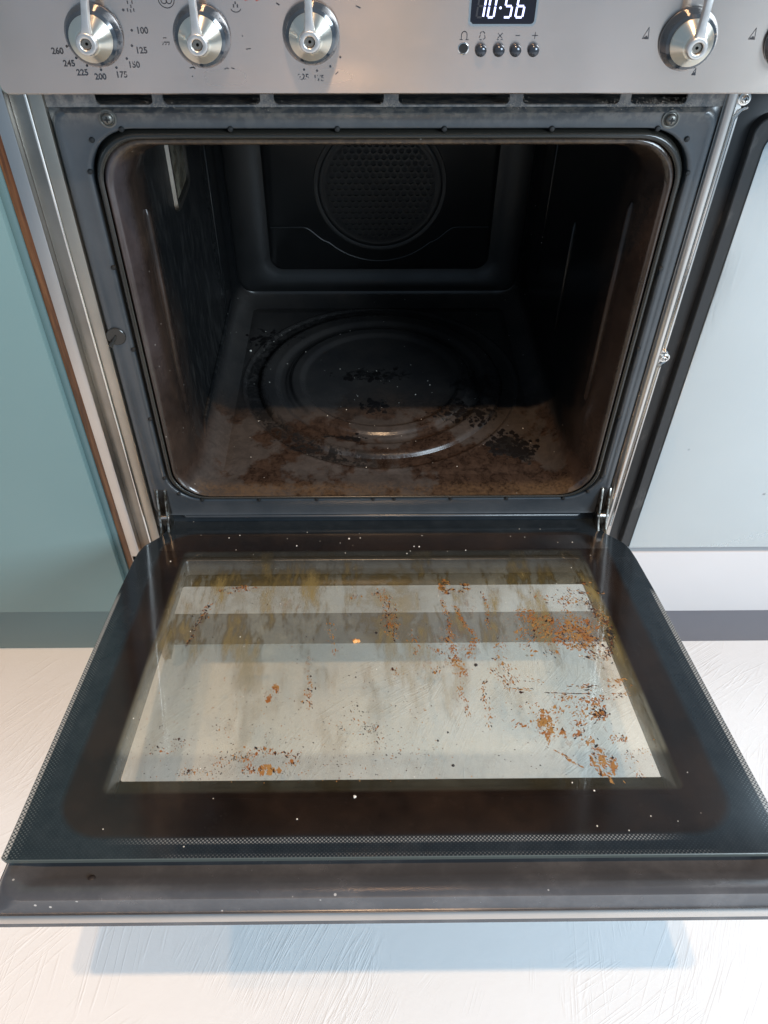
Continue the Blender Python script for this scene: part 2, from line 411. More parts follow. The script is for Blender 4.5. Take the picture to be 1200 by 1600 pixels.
def rr(x0, x1, z0, z1, r, n=8):
    pts = []
    for cx, cz, a0 in ((x1 - r, z0 + r, -90), (x1 - r, z1 - r, 0), (x0 + r, z1 - r, 90), (x0 + r, z0 + r, 180)):
        for i in range(n + 1):
            a = math.radians(a0 + 90 * i / n); pts.append((cx + r * math.cos(a), cz + r * math.sin(a)))
    return pts
def rr4(x0, x1, z0, z1, r, n=8):      # only the upper corners rounded
    return [(x0, z0), (x1, z0)] + rr(x0, x1, z0, z1, r, n)[n + 1:3 * (n + 1)]
def loft(bm, loops, cap0=False, cap1=False):
    rings = [[bm.verts.new(p) for p in L] for L in loops]
    n = len(rings[0])
    for A, B in zip(rings, rings[1:]):
        for i in range(n):
            j = (i + 1) % n
            bm.faces.new((A[i], A[j], B[j], B[i]))
    if cap0: bm.faces.new(rings[0][::-1])
    if cap1: bm.faces.new(rings[-1])
    return rings
def xz(pts, y): return [(a, y, b) for a, b in pts]
def xy(pts, z): return [(a, b, z) for a, b in pts]
def lathe(bm, prof, c, n=40, axis='y', cap=True):
    loops = []
    for r, h in prof:
        L = []
        for i in range(n):
            a = 2 * PI * i / n
            if axis == 'y': L.append((c[0] + r * math.cos(a), c[1] - h, c[2] + r * math.sin(a)))
            elif axis == 'x': L.append((c[0] + h, c[1] + r * math.cos(a), c[2] + r * math.sin(a)))
            else: L.append((c[0] + r * math.cos(a), c[1] + r * math.sin(a), c[2] + h))
        loops.append(L)
    loft(bm, loops, cap, cap)
def tube(bm, pts, r, n=10, cap=True):
    pts = [Vector(p) for p in pts]; loops = []
    up = Vector((0.03, -.99, .1)).normalized()
    for i, p in enumerate(pts):
        d = (pts[min(i + 1, len(pts) - 1)] - pts[max(i - 1, 0)]).normalized()
        a = d.cross(up)
        if a.length < .05: a = d.cross(Vector((1, 0, 0)))
        a.normalize(); b = a.cross(d)
        rr_ = r[i] if isinstance(r, (list, tuple)) else r
        loops.append([p + rr_ * (math.cos(2 * PI * k / n) * a + math.sin(2 * PI * k / n) * b) for k in range(n)])
    loft(bm, loops, cap, cap)
def plate(bm, outer, holes, y0, y1):
    """flat plate in XZ with holes, between y0 (front) and y1 (back)"""
    for yy in (y0, y1):
        ed = []
        for L in [outer] + holes:
            vs = [bm.verts.new((a, yy, b)) for a, b in L]
            ed += [bm.edges.new((vs[i], vs[(i + 1) % len(vs)])) for i in range(len(vs))]
        bmesh.ops.triangle_fill(bm, use_beauty=True, edges=ed)
    for L in [outer] + holes:
        loft(bm, [xz(L, y0), xz(L, y1)])
    bmesh.ops.remove_doubles(bm, verts=bm.verts, dist=1e-6)
def text_mesh(body, size):
    cu = bpy.data.curves.new('t', 'FONT'); cu.body = body; cu.size = size
    cu.align_x = 'CENTER'; cu.align_y = 'CENTER'; cu.resolution_u = 3; cu.extrude = .0001; cu.offset = .00014
    o = bpy.data.objects.new('t', cu); col.objects.link(o)
    bpy.context.view_layer.update()
    me = bpy.data.meshes.new_from_object(o.evaluated_get(bpy.context.evaluated_depsgraph_get()))
    bpy.data.objects.remove(o); bpy.data.curves.remove(cu)
    me.materials.clear(); return me
def stroke(bm, pts, wd, y, closed=False):
    """ribbon of width wd through XZ points, 0.15 mm thick"""
    n = len(pts)
    for i in range(n if closed else n - 1):
        a = Vector(pts[i]); b = Vector(pts[(i + 1) % n]); d = (b - a)
        if d.length < 1e-6: continue
        d.normalize(); q = Vector((-d.y, d.x)) * wd / 2; e = d * wd * .35
        L = [a - e + q, a - e - q, b + e - q, b + e + q]
        loft(bm, [xz([tuple(v) for v in L], y), xz([tuple(v) for v in L], y - .00015)], True, True)
def arc(cx, cz, rx, rz, a0, a1, n=14):
    return [(cx + rx * math.cos(math.radians(a0 + (a1 - a0) * i / n)), cz + rz * math.sin(math.radians(a0 + (a1 - a0) * i / n))) for i in range(n + 1)]

# ------------------------------------------------------------------ floor
FZ = -.385
bm = bmesh.new()
vs = [bm.verts.new(p) for p in ((-4, -4.5, FZ), (4, -4.5, FZ), (4, 1.2, FZ), (-4, 1.2, FZ))]; bm.faces.new(vs)
fl = bmobj('floor', bm, m_floor, smooth=False); fl['kind'] = 'structure'
fl['label'] = 'white painted floor with brush ridges'

# ------------------------------------------------------------------ range cooker
cooker = tag(empty('range_cooker', (.3, .28, FZ)), 'stainless steel range cooker with its greasy oven door hanging open', 'cooker')
base_of[cooker.name] = Matrix.Translation((.3, .28, FZ)).inverted()
CX = .006

# control panel
bm = bmesh.new()
loft(bm, [xz(rr(-.319, 1.0, .498, .612, .007), 0.02), xz(rr(-.319, 1.0, .498, .612, .007), -.0388), xz(rr(-.3178, .9988, .4992, .6108, .006), -.04)], True, True)
panel = bmobj('control_panel', bm, m_panel, cooker, sharp=25)
uvl = panel.data.uv_layers.new(name='uv')
for lp in panel.data.loops:
    v = panel.data.vertices[lp.vertex_index].co; uvl.data[lp.index].uv = (v.x, v.z)
PY = -.04
def pmark(name, bm, mat): return bmobj(name, bm, mat, panel, smooth=False)

def knob(kx_, kz_, tilt=0.0):
    cx = cz = 0.0; PY = 0.0
    bm = bmesh.new()
    lathe(bm, [(.0212, 0), (.0226, .001), (.0226, .003), (.0218, .0055), (.0195, .0095), (.0172, .0108)], (cx, PY, cz), 56)
    k = bmobj('knob', bm, m_ring, cooker, sharp=14); k.location = (kx_, -.04, kz_)
    bm = bmesh.new()
    lathe(bm, [(.0168, .0104), (.0168, .0125), (.0158, .0140), (.0098, .0215), (.0086, .0222), (.0083, .0235)], (cx, PY, cz), 56)
    bmobj('dial', bm, m_turned, k, sharp=14)
    bm = bmesh.new()
    # hub ring with recessed screw
    lathe(bm, [(.0082, .0225), (.0082, .0262), (.0074, .0274), (.0046, .0274), (.0042, .0268), (.0042, .0240)], (cx, PY, cz), 40)
    dx, dz = math.sin(tilt), math.cos(tilt)
    L = []
    for t_, wd, h0, h1 in ((.006, .0046, .0235, .0270), (.014, .0033, .0225, .0266), (.026, .0030, .0215, .0262), (.036, .0034, .0215, .0262), (.040, .0022, .0220, .0255)):
        px, pz = cx + dx * t_, cz + dz * t_; ax, az = dz * wd, -dx * wd
        L.append([(px - ax, PY - h0, pz - az), (px + ax, PY - h0, pz + -(-az)), (px + ax * .8, PY - h1, pz + az * .8), (px - ax * .8, PY - h1, pz - az * .8)])
    loft(bm, L, True, True)
    bmobj('lever', bm, m_lever, k, bevel=.0005, sharp=40)
    bm = bmesh.new(); lathe(bm, [(.0040, .0235), (.0040, .0246), (.0034, .0252), (.0012, .0252), (.0010, .0240)], (cx, PY, cz), 20)
    bmobj('screw', bm, m_trim, k)
    return k
for kx, kz, ti in ((-.2318, .5418, .17), (-.1468, .5412, 0.0), (-.0603, .5432, 0.0), (.2400, .5388, 0.02), (.325, .5385, 0)):
    knob(kx, kz, ti)
knob(.41, .5385, 0); knob(.495, .5385, 0)

# dial dots and numbers
dots = [(-.2053, .559), (-.2016, .5451), (-.2037, .5343), (-.2098, .525), (-.2196, .5184), (-.2324, .5169), (-.243, .52), (-.2502, .5256), (-.2557, .5339)]
nums = [('100', -.1935, .5448), ('125', -.1968, .5308), ('150', -.2049, .5204), ('175', -.2165, .5131), ('200', -.2340, .5116), ('225', -.2480, .5147), ('245', -.257, .5214), ('260', -.2640, .5304)]
def disc(bm, cx, cz, r, y, n=16, th=.00015):
    L = [(cx + r * math.cos(2 * PI * i / n), cz + r * math.sin(2 * PI * i / n)) for i in range(n)]
    loft(bm, [xz(L, y), xz(L, y - th)], True, True)
bm = bmesh.new()
for a, b in dots: disc(bm, a, b, .0010, PY)
pmark('dial_dots', bm, m_ink)
def ptext(body, cx, cz, size, mat, name):
    me = text_mesh(body, size)
    me.transform(Matrix.Translation((cx, PY - .0002, cz)) @ Matrix.Rotation(PI / 2, 4, 'X'))
    return link(name, me, mat, panel, smooth=False)
for s_, a, b in nums:
    ptext(s_, a, b, .0064, m_ink2 if s_ in ('150', '175') else m_ink, 'dial_number')
ptext('225', -.0683, .5112, .0062, m_ink3, 'dial_number'); ptext('175', -.0556, .5104, .0062, m_ink3, 'dial_number')
bm = bmesh.new()
for a, b in [(-.0377, .5261), (-.046, .5193), (-.0569, .5161), (-.0674, .5169)]: disc(bm, a, b, .0009, PY)
pmark('dial_dots', bm, m_ink)
bm = bmesh.new()                                  # droplets symbol
for a, b in [(-.201, .564), (-.1975, .564), (-.1989, .5612), (-.202, .5588), (-.1997, .5582), (-.1972, .5588)]:
    stroke(bm, [(a, b + .0010), (a, b - .0006)], .0009, PY)
pmark('drops_symbol', bm, m_ink)
bm = bmesh.new(); cx_, cz_ = -.1709, .5665          # fan oven symbol
stroke(bm, arc(cx_, cz_, .0062, .0062, 0, 360, 28), .0006, PY)
for k in range(3):
    a = 90 + 120 * k; stroke(bm, arc(cx_ + .0022 * math.cos(math.radians(a)), cz_ + .0022 * math.sin(math.radians(a)), .0022, .0022, a - 150, a + 150, 10), .0006, PY)
pmark('fan_symbol', bm, m_ink)
bm = bmesh.new()
stroke(bm, arc(-.1180, .5605, .0040, .0030, 200, 340, 8), .0006, PY)
for a in (-.1195, -.1165, -.1180): stroke(bm, [(a, .5632 if a == -.118 else .561), (a, .5642 if a == -.118 else .5625)], .0011, PY)
pmark('basin_symbol', bm, m_ink)
bm = bmesh.new()
stroke(bm, [(-.1795, .5368), (-.1735, .5368)], .0007, PY)
for k in range(3): stroke(bm, [(-.1790 + k * .0024, .5350), (-.1786 + k * .0024, .5358)], .0007, PY)
stroke(bm, [(-.1778, .5398), (-.1755, .5398)], .0007, PY)
stroke(bm, [(-.1130, .5318), (-.1095, .5322)], .0007, PY)
disc(bm, -.1148, .5413, .0006, PY)
stroke(bm, [(-.1600, .5182), (-.1572, .5188), (-.1560, .5178)], .0009, PY); disc(bm, -.159, .512, .0005, PY)
stroke(bm, [(-.1324, .5170), (-.1300, .5182), (-.1290, .5176)], .0008, PY); stroke(bm, [(-.1262, .5182), (-.1242, .5176)], .0008, PY)
stroke(bm, [(-.0860, .5635), (-.0842, .5625)], .0010, PY); stroke(bm, [(-.0245, .5618), (-.0215, .5605)], .0009, PY)
stroke(bm, [(-.0418, .5135), (-.0398, .5152)], .0006, PY)
pmark('worn_symbols', bm, m_ink2)['kind'] = 'stuff'
bm = bmesh.new(); stroke(bm, [(-.1100, .5658), (-.1060, .5668)], .0012, PY); pmark('red_mark', bm, m_redink); bm = bmesh.new(); stroke(bm, [(-.1015, .5655), (-.0990, .5665)], .0012, PY)
pmark('red_mark', bm, m_redink)
# flame-size triangles by the right-hand knobs
for (ax, az, sc_) in ((.2062, .5392, 1), (.2915, .5388, 1), (.2523, .5128, .62), (.3765, .5388, 1)):
    bm = bmesh.new(); w_, h_ = .0046 * sc_, .0078 * sc_
    a, b_, c_ = (ax - w_ * .55, az), (ax + w_ * .5, az - .0002), (ax + w_ * .25, az + h_)
    stroke(bm, [a, b_, c_], .0005, PY, True)
    stroke(bm, [(ax - w_ * .25, az + .0006), (ax + w_ * .3, az + .0006)], .0011, PY); stroke(bm, [(ax, az + .0015), (ax + w_ * .2, az + .0015)], .0009, PY)
    pmark('burner_symbol', bm, m_ink)

# clock display
bm = bmesh.new()
loft(bm, [xz(rr(.0632, .1168, .5480, .586, .0038), PY), xz(rr(.0632, .1168, .5480, .586, .0038), PY - .0010), xz(rr(.0648, .1152, .5496, .5844, .0028), PY - .0010), xz(rr(.0650, .1150, .5498, .5842, .0028), PY - .0002)])
disp_frame = bmobj('clock_display', bm, m_chrome, cooker)
bm = bmesh.new(); loft(bm, [xz(rr(.0649, .1151, .5497, .5843, .0028), PY), xz(rr(.0649, .1151, .5497, .5843, .0028), PY - .0004)], True, True)
bmobj('display_glass', bm, m_dispg, disp_frame, smooth=False)
SEG = {'0': 'abcdef', '1': 'bc', '5': 'afgcd', '6': 'afgecd', '8': 'abcdefg'}
def digit(ch, x0, wd, mat, name, z0=.5541, h=.0152, y=PY - .0004):
    bm = bmesh.new(); g = .0007; sl = .10
    P = {'a': ((0, h), (wd, h)), 'b': ((wd, h), (wd, h / 2)), 'c': ((wd, h / 2), (wd, 0)), 'd': ((0, 0), (wd, 0)), 'e': ((0, 0), (0, h / 2)), 'f': ((0, h / 2), (0, h)), 'g': ((0, h / 2), (wd, h / 2))}
    for s_ in SEG[ch]:
        (a, b), (c_, d_) = P[s_]
        a += x0 + b * sl; c_ += x0 + d_ * sl; b += z0; d_ += z0
        A = Vector((a, b)); B = Vector((c_, d_)); u = (B - A).normalized()
        stroke(bm, [tuple(A + u * g * 1.4), tuple(B - u * g * 1.4)], .0014, y)
    return bmobj(name, bm, mat, disp_frame, smooth=False)
for ch, x0, wd in (('1', .0712, .0036), ('0', .0782, .0048), ('5', .0908, .0052), ('6', .1000, .0056)): digit(ch, x0, wd, m_led, 'clock_digit')
digit('8', .0695, .0048, m_unlit, 'unlit_digit', y=PY - .00035)
bm = bmesh.new(); disc(bm, .0878, .5605, .0009, PY - .0004, 12, .0002); bmobj('clock_dot', bm, m_led, disp_frame, smooth=False)

# buttons below the clock
for bx in (.0752, .0897, .1031, .1175):
    bm = bmesh.new(); lathe(bm, [(.0047, 0), (.0047, .0022), (.0043, .0038), (.0030, .0050), (.0012, .0055)], (bx, PY, .5312), 24)
    bmobj('button', bm, m_btn, cooker, sharp=60)
bm = bmesh.new(); lathe(bm, [(.0044, 0), (.0044, .0005), (.0038, .0007), (.0034, .0002)], (.0612, PY, .5322), 28, cap=False)
hole_r = bmobj('button_hole', bm, m_chrome, cooker)
bm = bmesh.new(); disc(bm, .0612, .5322, .0035, PY, 24, .0002); bmobj('socket', bm, m_black, hole_r, smooth=False)
bm = bmesh.new(); stroke(bm, [(.0590, .5385), (.0590, .5415)] + arc(.0612, .5418, .0022, .0025, 180, 0, 8) + [(.0634, .5385)], .0006, PY); stroke(bm, [(.0578, .5385), (.0600, .5385)], .0005, PY); stroke(bm, [(.0626, .5385), (.0648, .5385)], .0005, PY)
pmark('bell_symbol', bm, m_ink)
bm = bmesh.new(); stroke(bm, [(.0733, .5400), (.0740, .5418)], .0006, PY); stroke(bm, arc(.0756, .5425, .0018, .0016, 170, 10, 7), .0006, PY); stroke(bm, [(.0775, .5415), (.0780, .5398), (.0768, .5388)], .0006, PY); stroke(bm, [(.0738, .5385), (.0752, .5385)], .0006, PY)
pmark('pot_symbol', bm, m_ink2)
bm = bmesh.new(); stroke(bm, [(.0880, .5395), (.0915, .5430)], .0006, PY); stroke(bm, [(.0880, .5430), (.0915, .5395)], .0006, PY); stroke(bm, [(.0876, .5385), (.0890, .5385)], .0005, PY); stroke(bm, [(.0905, .5385), (.0920, .5385)], .0005, PY)
pmark('crossed_symbol', bm, m_ink2)
bm = bmesh.new(); stroke(bm, [(.1022, .5414), (.1053, .5414)], .0006, PY); pmark('minus_symbol', bm, m_ink)
bm = bmesh.new(); stroke(bm, [(.1155, .5414), (.1197, .5414)], .0006, PY); stroke(bm, [(.1176, .5392), (.1176, .5436)], .0006, PY); pmark('plus_symbol', bm, m_ink)

# hob top and carcass around the oven
boxobj('hob_top', (-.325, 1.004, -.036, .60, .6125, .628), m_steel, cooker, .002)
bm = bmesh.new()
box(bm, -.345, -.342, .03, .60, -.235, .612); box(bm, 1.0, 1.003, .03, .60, -.235, .612); box(bm, -.3415, .9995, .597, .60, -.235, .612)
box(bm, -.3415, .9995, .032, .5965, -.235, -.232)
bmobj('carcass', bm, m_blacksat, cooker, smooth=False)

# oven face frame
def FO(i, z0, z1, r, y): return xz(rr(-.3002 + i, .3025 - i, z0, z1, r, 12), y)
def RR(hw, z0, z1, r, y): return xz(rr(CX - hw, CX + hw, z0, z1, r, 12), y)
bm = bmesh.new()
loft(bm, [FO(0, -.058, .4745, .002, .03), FO(0, -.058, .4745, .002, .0045), FO(.0012, -.0345, .4740, .012, .0040), FO(.0022, -.0335, .4732, .014, .0015), FO(.0050, -.0315, .4715, .015, -.0012), FO(.0085, -.029, .4695, .015, .0006),
          RR(.2850, -.0080, .4595, .049, 0.0), RR(.2812, -.0058, .4578, .047, 0.0), RR(.2798, -.0052, .4572, .046, .0012), RR(.2794, -.005, .457, .046, .011)])
face = bmobj('front_frame', bm, m_frame, cooker, sharp=70)
# bead pressed across the bottom rail
bm = bmesh.new(); tube(bm, [(-.262, .0035, -.036), (-.258, .001, -.036), (.266, .001, -.0375), (.270, .0035, -.0375)], [.0015, .0025, .0025, .0015], 12); bmobj('bottom_bead', bm, m_frame, face)
# vent rail above it, with slots
slots = [(-.2561, -.2055), (-.1965, -.1104), (-.0985, -.0009), (.0121, .1107), (.1226, .2089), (.2186, .2687)]
bm = bmesh.new()
plate(bm, rr(-.3002, .3025, .4748, .512, .0005, 1), [rr(a, b, .4766, .496, .0042, 5) for a, b in slots], .003, .006)
vent = bmobj('vent_rail', bm, m_vent, cooker, smooth=False)
boxobj('vent_void', (-.30, .31, .03, .034, .46, .55), m_black, vent, 0)
bm = bmesh.new()
for k in range(900):                                      # lint caught on the vent rail
    c_ = random.choice([-.2010, -.1045, .0056, .1166, .2138, .2138, .2450, .2450, .2600]); px = random.gauss(c_, .0065 if c_ < .2 else .014); pz = .4750 + abs(random.gauss(0, .0025)) if random.random() < .7 else random.uniform(.472, .483)
    a = random.uniform(0, PI); ln = random.uniform(.0006, .0024)
    p = Vector((px, random.uniform(-.0005, .002), pz)); d = Vector((math.cos(a), random.uniform(-.4, .2), math.sin(a))) * ln
    q = Vector((.00012, 0, .00012)); vv = [bm.verts.new(p - q), bm.verts.new(p + q), bm.verts.new(p + d + Vector((0, -.0002, .0001)))]; bm.faces.new(vv)
li = bmobj('vent_lint', bm, m_lint, face, smooth=False); li['kind'] = 'stuff'

m_dscrew = Mat('dull_screw'); m_dscrew.set(base=(.16, .155, .14), metal=.8, rough=.4)
def fscrew(cx, cz, y=0.0, r=.0066, parent=face, mat=m_dscrew):
    bm = bmesh.new(); lathe(bm, [(r * 1.25, -.0015), (r * 1.2, .0006), (r * 1.0, .0008), (r * .86, .0002), (r * .8, .0004), (r * .74, .0022), (r * .5, .0036), (r * .22, .0038), (r * .12, .0016)], (cx, y, cz), 28)
    o = bmobj('screw', bm, mat, parent, sharp=40)
    bm = bmesh.new(); stroke(bm, [(cx - r * .36, cz), (cx + r * .36, cz)], .0011 * r / .0066, y - .0038); stroke(bm, [(cx, cz - r * .36), (cx, cz + r * .36)], .0011 * r / .0066, y - .00385)
    me_ = bmobj('screw_slot', bm, m_black, parent, smooth=False)
fscrew(-.2476, .4662); fscrew(.2575, .4650)
# plug on the left upright
bm = bmesh.new(); lathe(bm, [(.0105, -.001), (.0105, .0008), (.0098, .0014)], (-.2895, -.0008, .2424), 30); plug = bmobj('plug', bm, m_black if False else m_seal, face)
bm = bmesh.new(); tube(bm, [(-.2895, -.002, .2440), (-.2925, -.004, .2385), (-.2965, -.007, .2335)], [.0012, .0018, .0026], 10); bmobj('plug_pin', bm, m_seal, face)
# dark clips of the seal around the mouth
clips = [(-.2373, .4572), (-.1393, .4572), (-.0428, .4572), (.054, .4572), (.1516, .4572), (.2477, .4572), (-.2660, .4480), (-.2745, .4195), (-.2745, .3229), (-.2745, .2252), (-.2745, .1281), (-.2745, .0335), (-.2610, .0060), (-.232, -.0052), (-.1576, -.0055), (-.0822, -.0055), (-.0083, -.0055), (.0194, -.0055), (.0935, -.0055), (.1669, -.0055), (.2417, -.0055), (.272, .0061), (.2855, .0319), (.2770, .4480), (.2862, .4174), (.2862, .3197), (.2862, .2236), (.2862, .1278)]
cm = None
for a, b in clips:
    if cm is None:
        bm = bmesh.new(); lathe(bm, [(.0026, -.001), (.0026, .0004), (.0019, .0016), (.0008, .0019)], (0, 0, 0), 12)
        o = bmobj('seal_clip', bm, m_black, face); cm = o.data; o.location = (a, -.0002, b)
    else:
        o = bpy.data.objects.new('seal_clip', cm); col.objects.link(o); attach(o, face); o.location = (a, -.0002, b)

# cavity
bm = bmesh.new()
loft(bm, [RR(.2786, -.0046, .4566, .0455, .011), RR(.2768, -.0036, .4552, .045, .008)
          , RR(.2756, -.0026, .4544, .045, .0005), RR(.2738, -.0018, .4528, .044, -.0022), RR(.2718, -.0006, .4510, .043, -.0028), RR(.2700, .0006, .4490, .043, -.0010)])
seal = bmobj('door_seal', bm, m_seal, cooker, sharp=80)
bm = bmesh.new()
loft(bm, [RR(.2704, .0004, .4494, .043, .004), RR(.2680, .0012, .4472, .043, -.0005), RR(.2655, .0018, .4448, .043, -.0006), RR(.2620, .0022, .4412, .043, .006), RR(.2545, .0026, .4340, .042, .026), RR(.2515, .0024, .4345, .044, .034), RR(.2505, .0020, .4380, .046, .042),
          RR(.2500, .0020, .4400, .046, .10), RR(.2495, .0020, .4400, .046, .30), RR(.2485, .0020, .4400, .046, .47), RR(.2450, .0060, .4360, .044, .492), RR(.2350, .0150, .4260, .040, .503)], False, True)
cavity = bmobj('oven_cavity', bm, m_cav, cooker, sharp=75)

# cavity floor with pressed rings
def sst(t, a, b):
    t = max(0, min(1, (t - a) / (b - a))); return t * t * (3 - 2 * t)
def ringh(r):
    h = 0
    h -= .0045 * (1 - sst(r, .198, .210))
    h += .0085 * (1 - sst(r, .178, .188))
    h -= .0055 * (1 - sst(r, .152, .162)) 
    h += .0062 * (1 - sst(r, .134, .142))
    h -= .0050 * (1 - sst(r, .114, .124))
    for rc, hh in ((.183, .0022), (.142, .0020), (.2085, .0010)): h += hh * math.exp(-((r - rc) / .0026) ** 2)
    return h
nx, ny = 280, 280; x0, x1, y0, y1 = CX - .232, CX + .232, .030, .478
vv, ff = [], []
for j in range(ny + 1):
    for i in range(nx + 1):
        X = x0 + (x1 - x0) * i / nx; Y = y0 + (y1 - y0) * j / ny
        r = math.hypot(X - CX, Y - .257)
        e = min(X - x0, x1 - X, Y - y0, y1 - Y)
        vv.append((X, Y, .0014 + .0030 * sst(e, 0, .03) + ringh(r)))
for j in range(ny):
    for i in range(nx):
        a = j * (nx + 1) + i; ff.append((a, a + 1, a + nx + 2, a + nx + 1))
me = bpy.data.meshes.new('cavity_floor'); me.from_pydata(vv, [], ff)
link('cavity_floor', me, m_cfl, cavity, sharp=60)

# burnt crust stuck to the cavity floor
rc_ = random.Random(5); bm = bmesh.new()
spots = []
for cx_, cy_, ra, rb, n in ((.180, .097, .016, .012, 120), (.197, .080, .009, .007, 60), (-.004, .189, .009, .008, 60), (.128, .172, .022, .010, 90), (.150, .150, .012, .010, 40), (-.168, .365, .018, .012, 70), (-.108, .095, .012, .006, 40), (-.05, .115, .02, .003, 30), (.0, .265, .035, .008, 50)):
    for i in range(n): spots.append((rc_.gauss(cx_, ra), rc_.gauss(cy_, rb), rc_.uniform(.0007, .0022) if i % 3 else rc_.uniform(.003, .0065)))
for _ in range(170):
    a = rc_.uniform(2.0, 4.6); q = rc_.gauss(.196, .005); spots.append((CX + q * math.cos(a), .257 + q * math.sin(a), rc_.uniform(.0006, .0018)))
for X, Y, q in spots:
    zb = .0044 + ringh(math.hypot(X - CX, Y - .257)); n = 6; a0 = rc_.uniform(0, 6)
    L0 = [(X + q * rc_.uniform(.6, 1.3) * math.cos(a0 + 2 * PI * i / n), Y + q * rc_.uniform(.6, 1.3) * math.sin(a0 + 2 * PI * i / n), zb - .0004) for i in range(n)]
    hq = min(.0005, q * rc_.uniform(.10, .30))
    L1 = [(X + (p[0] - X) * .8, Y + (p[1] - Y) * .8, zb + hq * rc_.uniform(.6, 1.2)) for p in L0]
    loft(bm, [L0, L1], False, True)
m_crust = Mat('burnt_crust'); m_crust.set(base=(.005, .004, .004), rough=.8, spec=.15)
o = bmobj('burnt_crust', bm, m_crust, cavity, smooth=False); o['kind'] = 'stuff'

# side beads pressed into the walls, lamp cover
def bead(name, pts, r, mat=m_cav, parent=None): 
    bm = bmesh.new(); tube(bm, pts, r, 12); return bmobj(name, bm, mat, parent or cavity)
def vbead(xw, y, z0, z1, rad=.004):
    bead('shelf_rib', [(xw, y, z0), (xw, y, z0 + .006), (xw, y, (z0 + z1) / 2), (xw, y, z1 - .006), (xw, y, z1)], [rad * .3, rad, rad, rad, rad * .3])
vbead(CX - .2500, .050, .10, .362, .0045); vbead(CX - .2495, .405, .03, .34, .003)
vbead(CX + .2500, .045, .12, .37, .0040); vbead(CX + .2495, .240, .10, .26, .003); vbead(CX + .249, .40, .10, .36, .003)
bead('floor_rib', [(CX - .243, .09, .02), (CX - .2465, .12, .033), (CX - .2465, .44, .034)], [.001, .003, .003])
bm = bmesh.new(); XL = CX - .2496
loft(bm, [[(XL, a, b) for a, b in rr(.176, .272, .298, .425, .014)], [(XL + .004, a, b) for a, b in rr(.178, .270, .300, .423, .013)], [(XL + .004, a, b) for a, b in rr(.184, .264, .306, .417, .010)], [(XL + .0015, a, b) for a, b in rr(.187, .261, .309, .414, .009)]])
lampc = bmobj('lamp_cover', bm, m_trim, cavity)
m_lampg = Mat('oven_lamp_glass'); m_lampg.set(base=m_lampg.mix(m_lampg.noise(60, detail=4).ss(.4, .7), (.16, .145, .11), (.05, .04, .025)), rough=.25, spec=.8)
bm = bmesh.new(); loft(bm, [[(XL + .0005, a, b) for a, b in rr(.186, .262, .308, .415, .009)], [(XL + .0022, a, b) for a, b in rr(.190, .258, .312, .411, .009)]], False, True); bmobj('lamp_glass', bm, m_lampg, lampc)

# back wall pressing, fan cover
YB = .5030
bm = bmesh.new()
def BR(x0, x1, z0, z1, r, y): return xz(rr(x0, x1, z0, z1, r, 10), y)
loft(bm, [BR(-.236, .246, .0165, .425, .022, YB - .001), BR(-.233, .243, .0195, .422, .022, YB - .006), BR(-.228, .238, .0245, .418, .02, YB - .0075), BR(-.196, .210, .040, .405, .034, YB - .0075), BR(-.188, .204, .047, .400, .030, YB - .003), BR(-.176, .192, .058, .392, .022, YB - .001), BR(-.170, .186, .064, .388, .018, YB - .006)], False, True)
backp = bmobj('back_panel', bm, m_back, cavity, sharp=40)
FCX, FCZ, FR = .0078, .200, .090
# curved crease sweeping under the fan
pts = []
for i in range(61):
    t_ = -1 + 2 * i / 60; X = FCX + t_ * .178; ax = abs(t_)
    rr_ = .124
    zc = FCZ - math.sqrt(max(0, rr_ ** 2 - (X - FCX) ** 2)) if abs(X - FCX) < .085 else None
    if zc is None:
        zs = FCZ - math.sqrt(rr_ ** 2 - .085 ** 2); k = (abs(X - FCX) - .085) / .04
        zc = zs + (.1345 - zs) * sst(k, 0, 1) if k < 1 else .1345
    pts.append((X, YB - .0065, zc))
bm = bmesh.new(); tube(bm, pts, .0016, 8); bmobj('back_crease', bm, m_back, backp)
bm = bmesh.new(); lathe(bm, [(.106, 0), (.1045, .0012), (.101, .0012), (.098, .0002)], (FCX, YB - .0055, FCZ), 72, cap=False)
lathe(bm, [(.0975, 0), (.0965, .0022), (.0935, .0030), (.0905, .0024), (.0895, .0)], (FCX, YB - .0055, FCZ), 72, cap=False); bmobj('fan_ring', bm, m_back, backp)
bm = bmesh.new(); disc(bm, FCX, FCZ, .0905, YB - .0062, 60, .0004); bmobj('fan_void', bm, m_black, backp, smooth=False)
pit = .0108; hr = .0040; yy = YB - .0085
vv, ff = [], []
rows = int(.09 / (pit * .866)) + 1
for j in range(-rows, rows + 1):
    for i in range(-10, 11):
        X = (i + (.5 if j % 2 else 0)) * pit; Z = j * pit * .866
        if math.hypot(X, Z) > .0855: continue
        o_ = len(vv); hexr = pit / math.sqrt(3) * 1.002
        for k in range(12):                                  # 12-gon hole inside a hexagonal cell
            a = PI / 6 * k + PI / 6
            rad = hexr if k % 2 == 0 else hexr * math.cos(PI / 6)
            vv.append((FCX + X + rad * math.cos(a), yy, FCZ + Z + rad * math.sin(a)))
        for k in range(12):
            a = PI / 6 * k + PI / 6; vv.append((FCX + X + hr * math.cos(a), yy, FCZ + Z + hr * math.sin(a)))
        for k in range(12):
            a = PI / 6 * k + PI / 6; vv.append((FCX + X + hr * math.cos(a), yy + .0014, FCZ + Z + hr * math.sin(a)))
        for k in range(12):
            l = (k + 1) % 12; ff.append((o_ + k, o_ + l, o_ + 12 + l, o_ + 12 + k)); ff.append((o_ + 12 + k, o_ + 12 + l, o_ + 24 + l, o_ + 24 + k))
me = bpy.data.meshes.new('fan_grille'); me.from_pydata(vv, [], ff); link('fan_grille', me, m_back, backp, smooth=False)
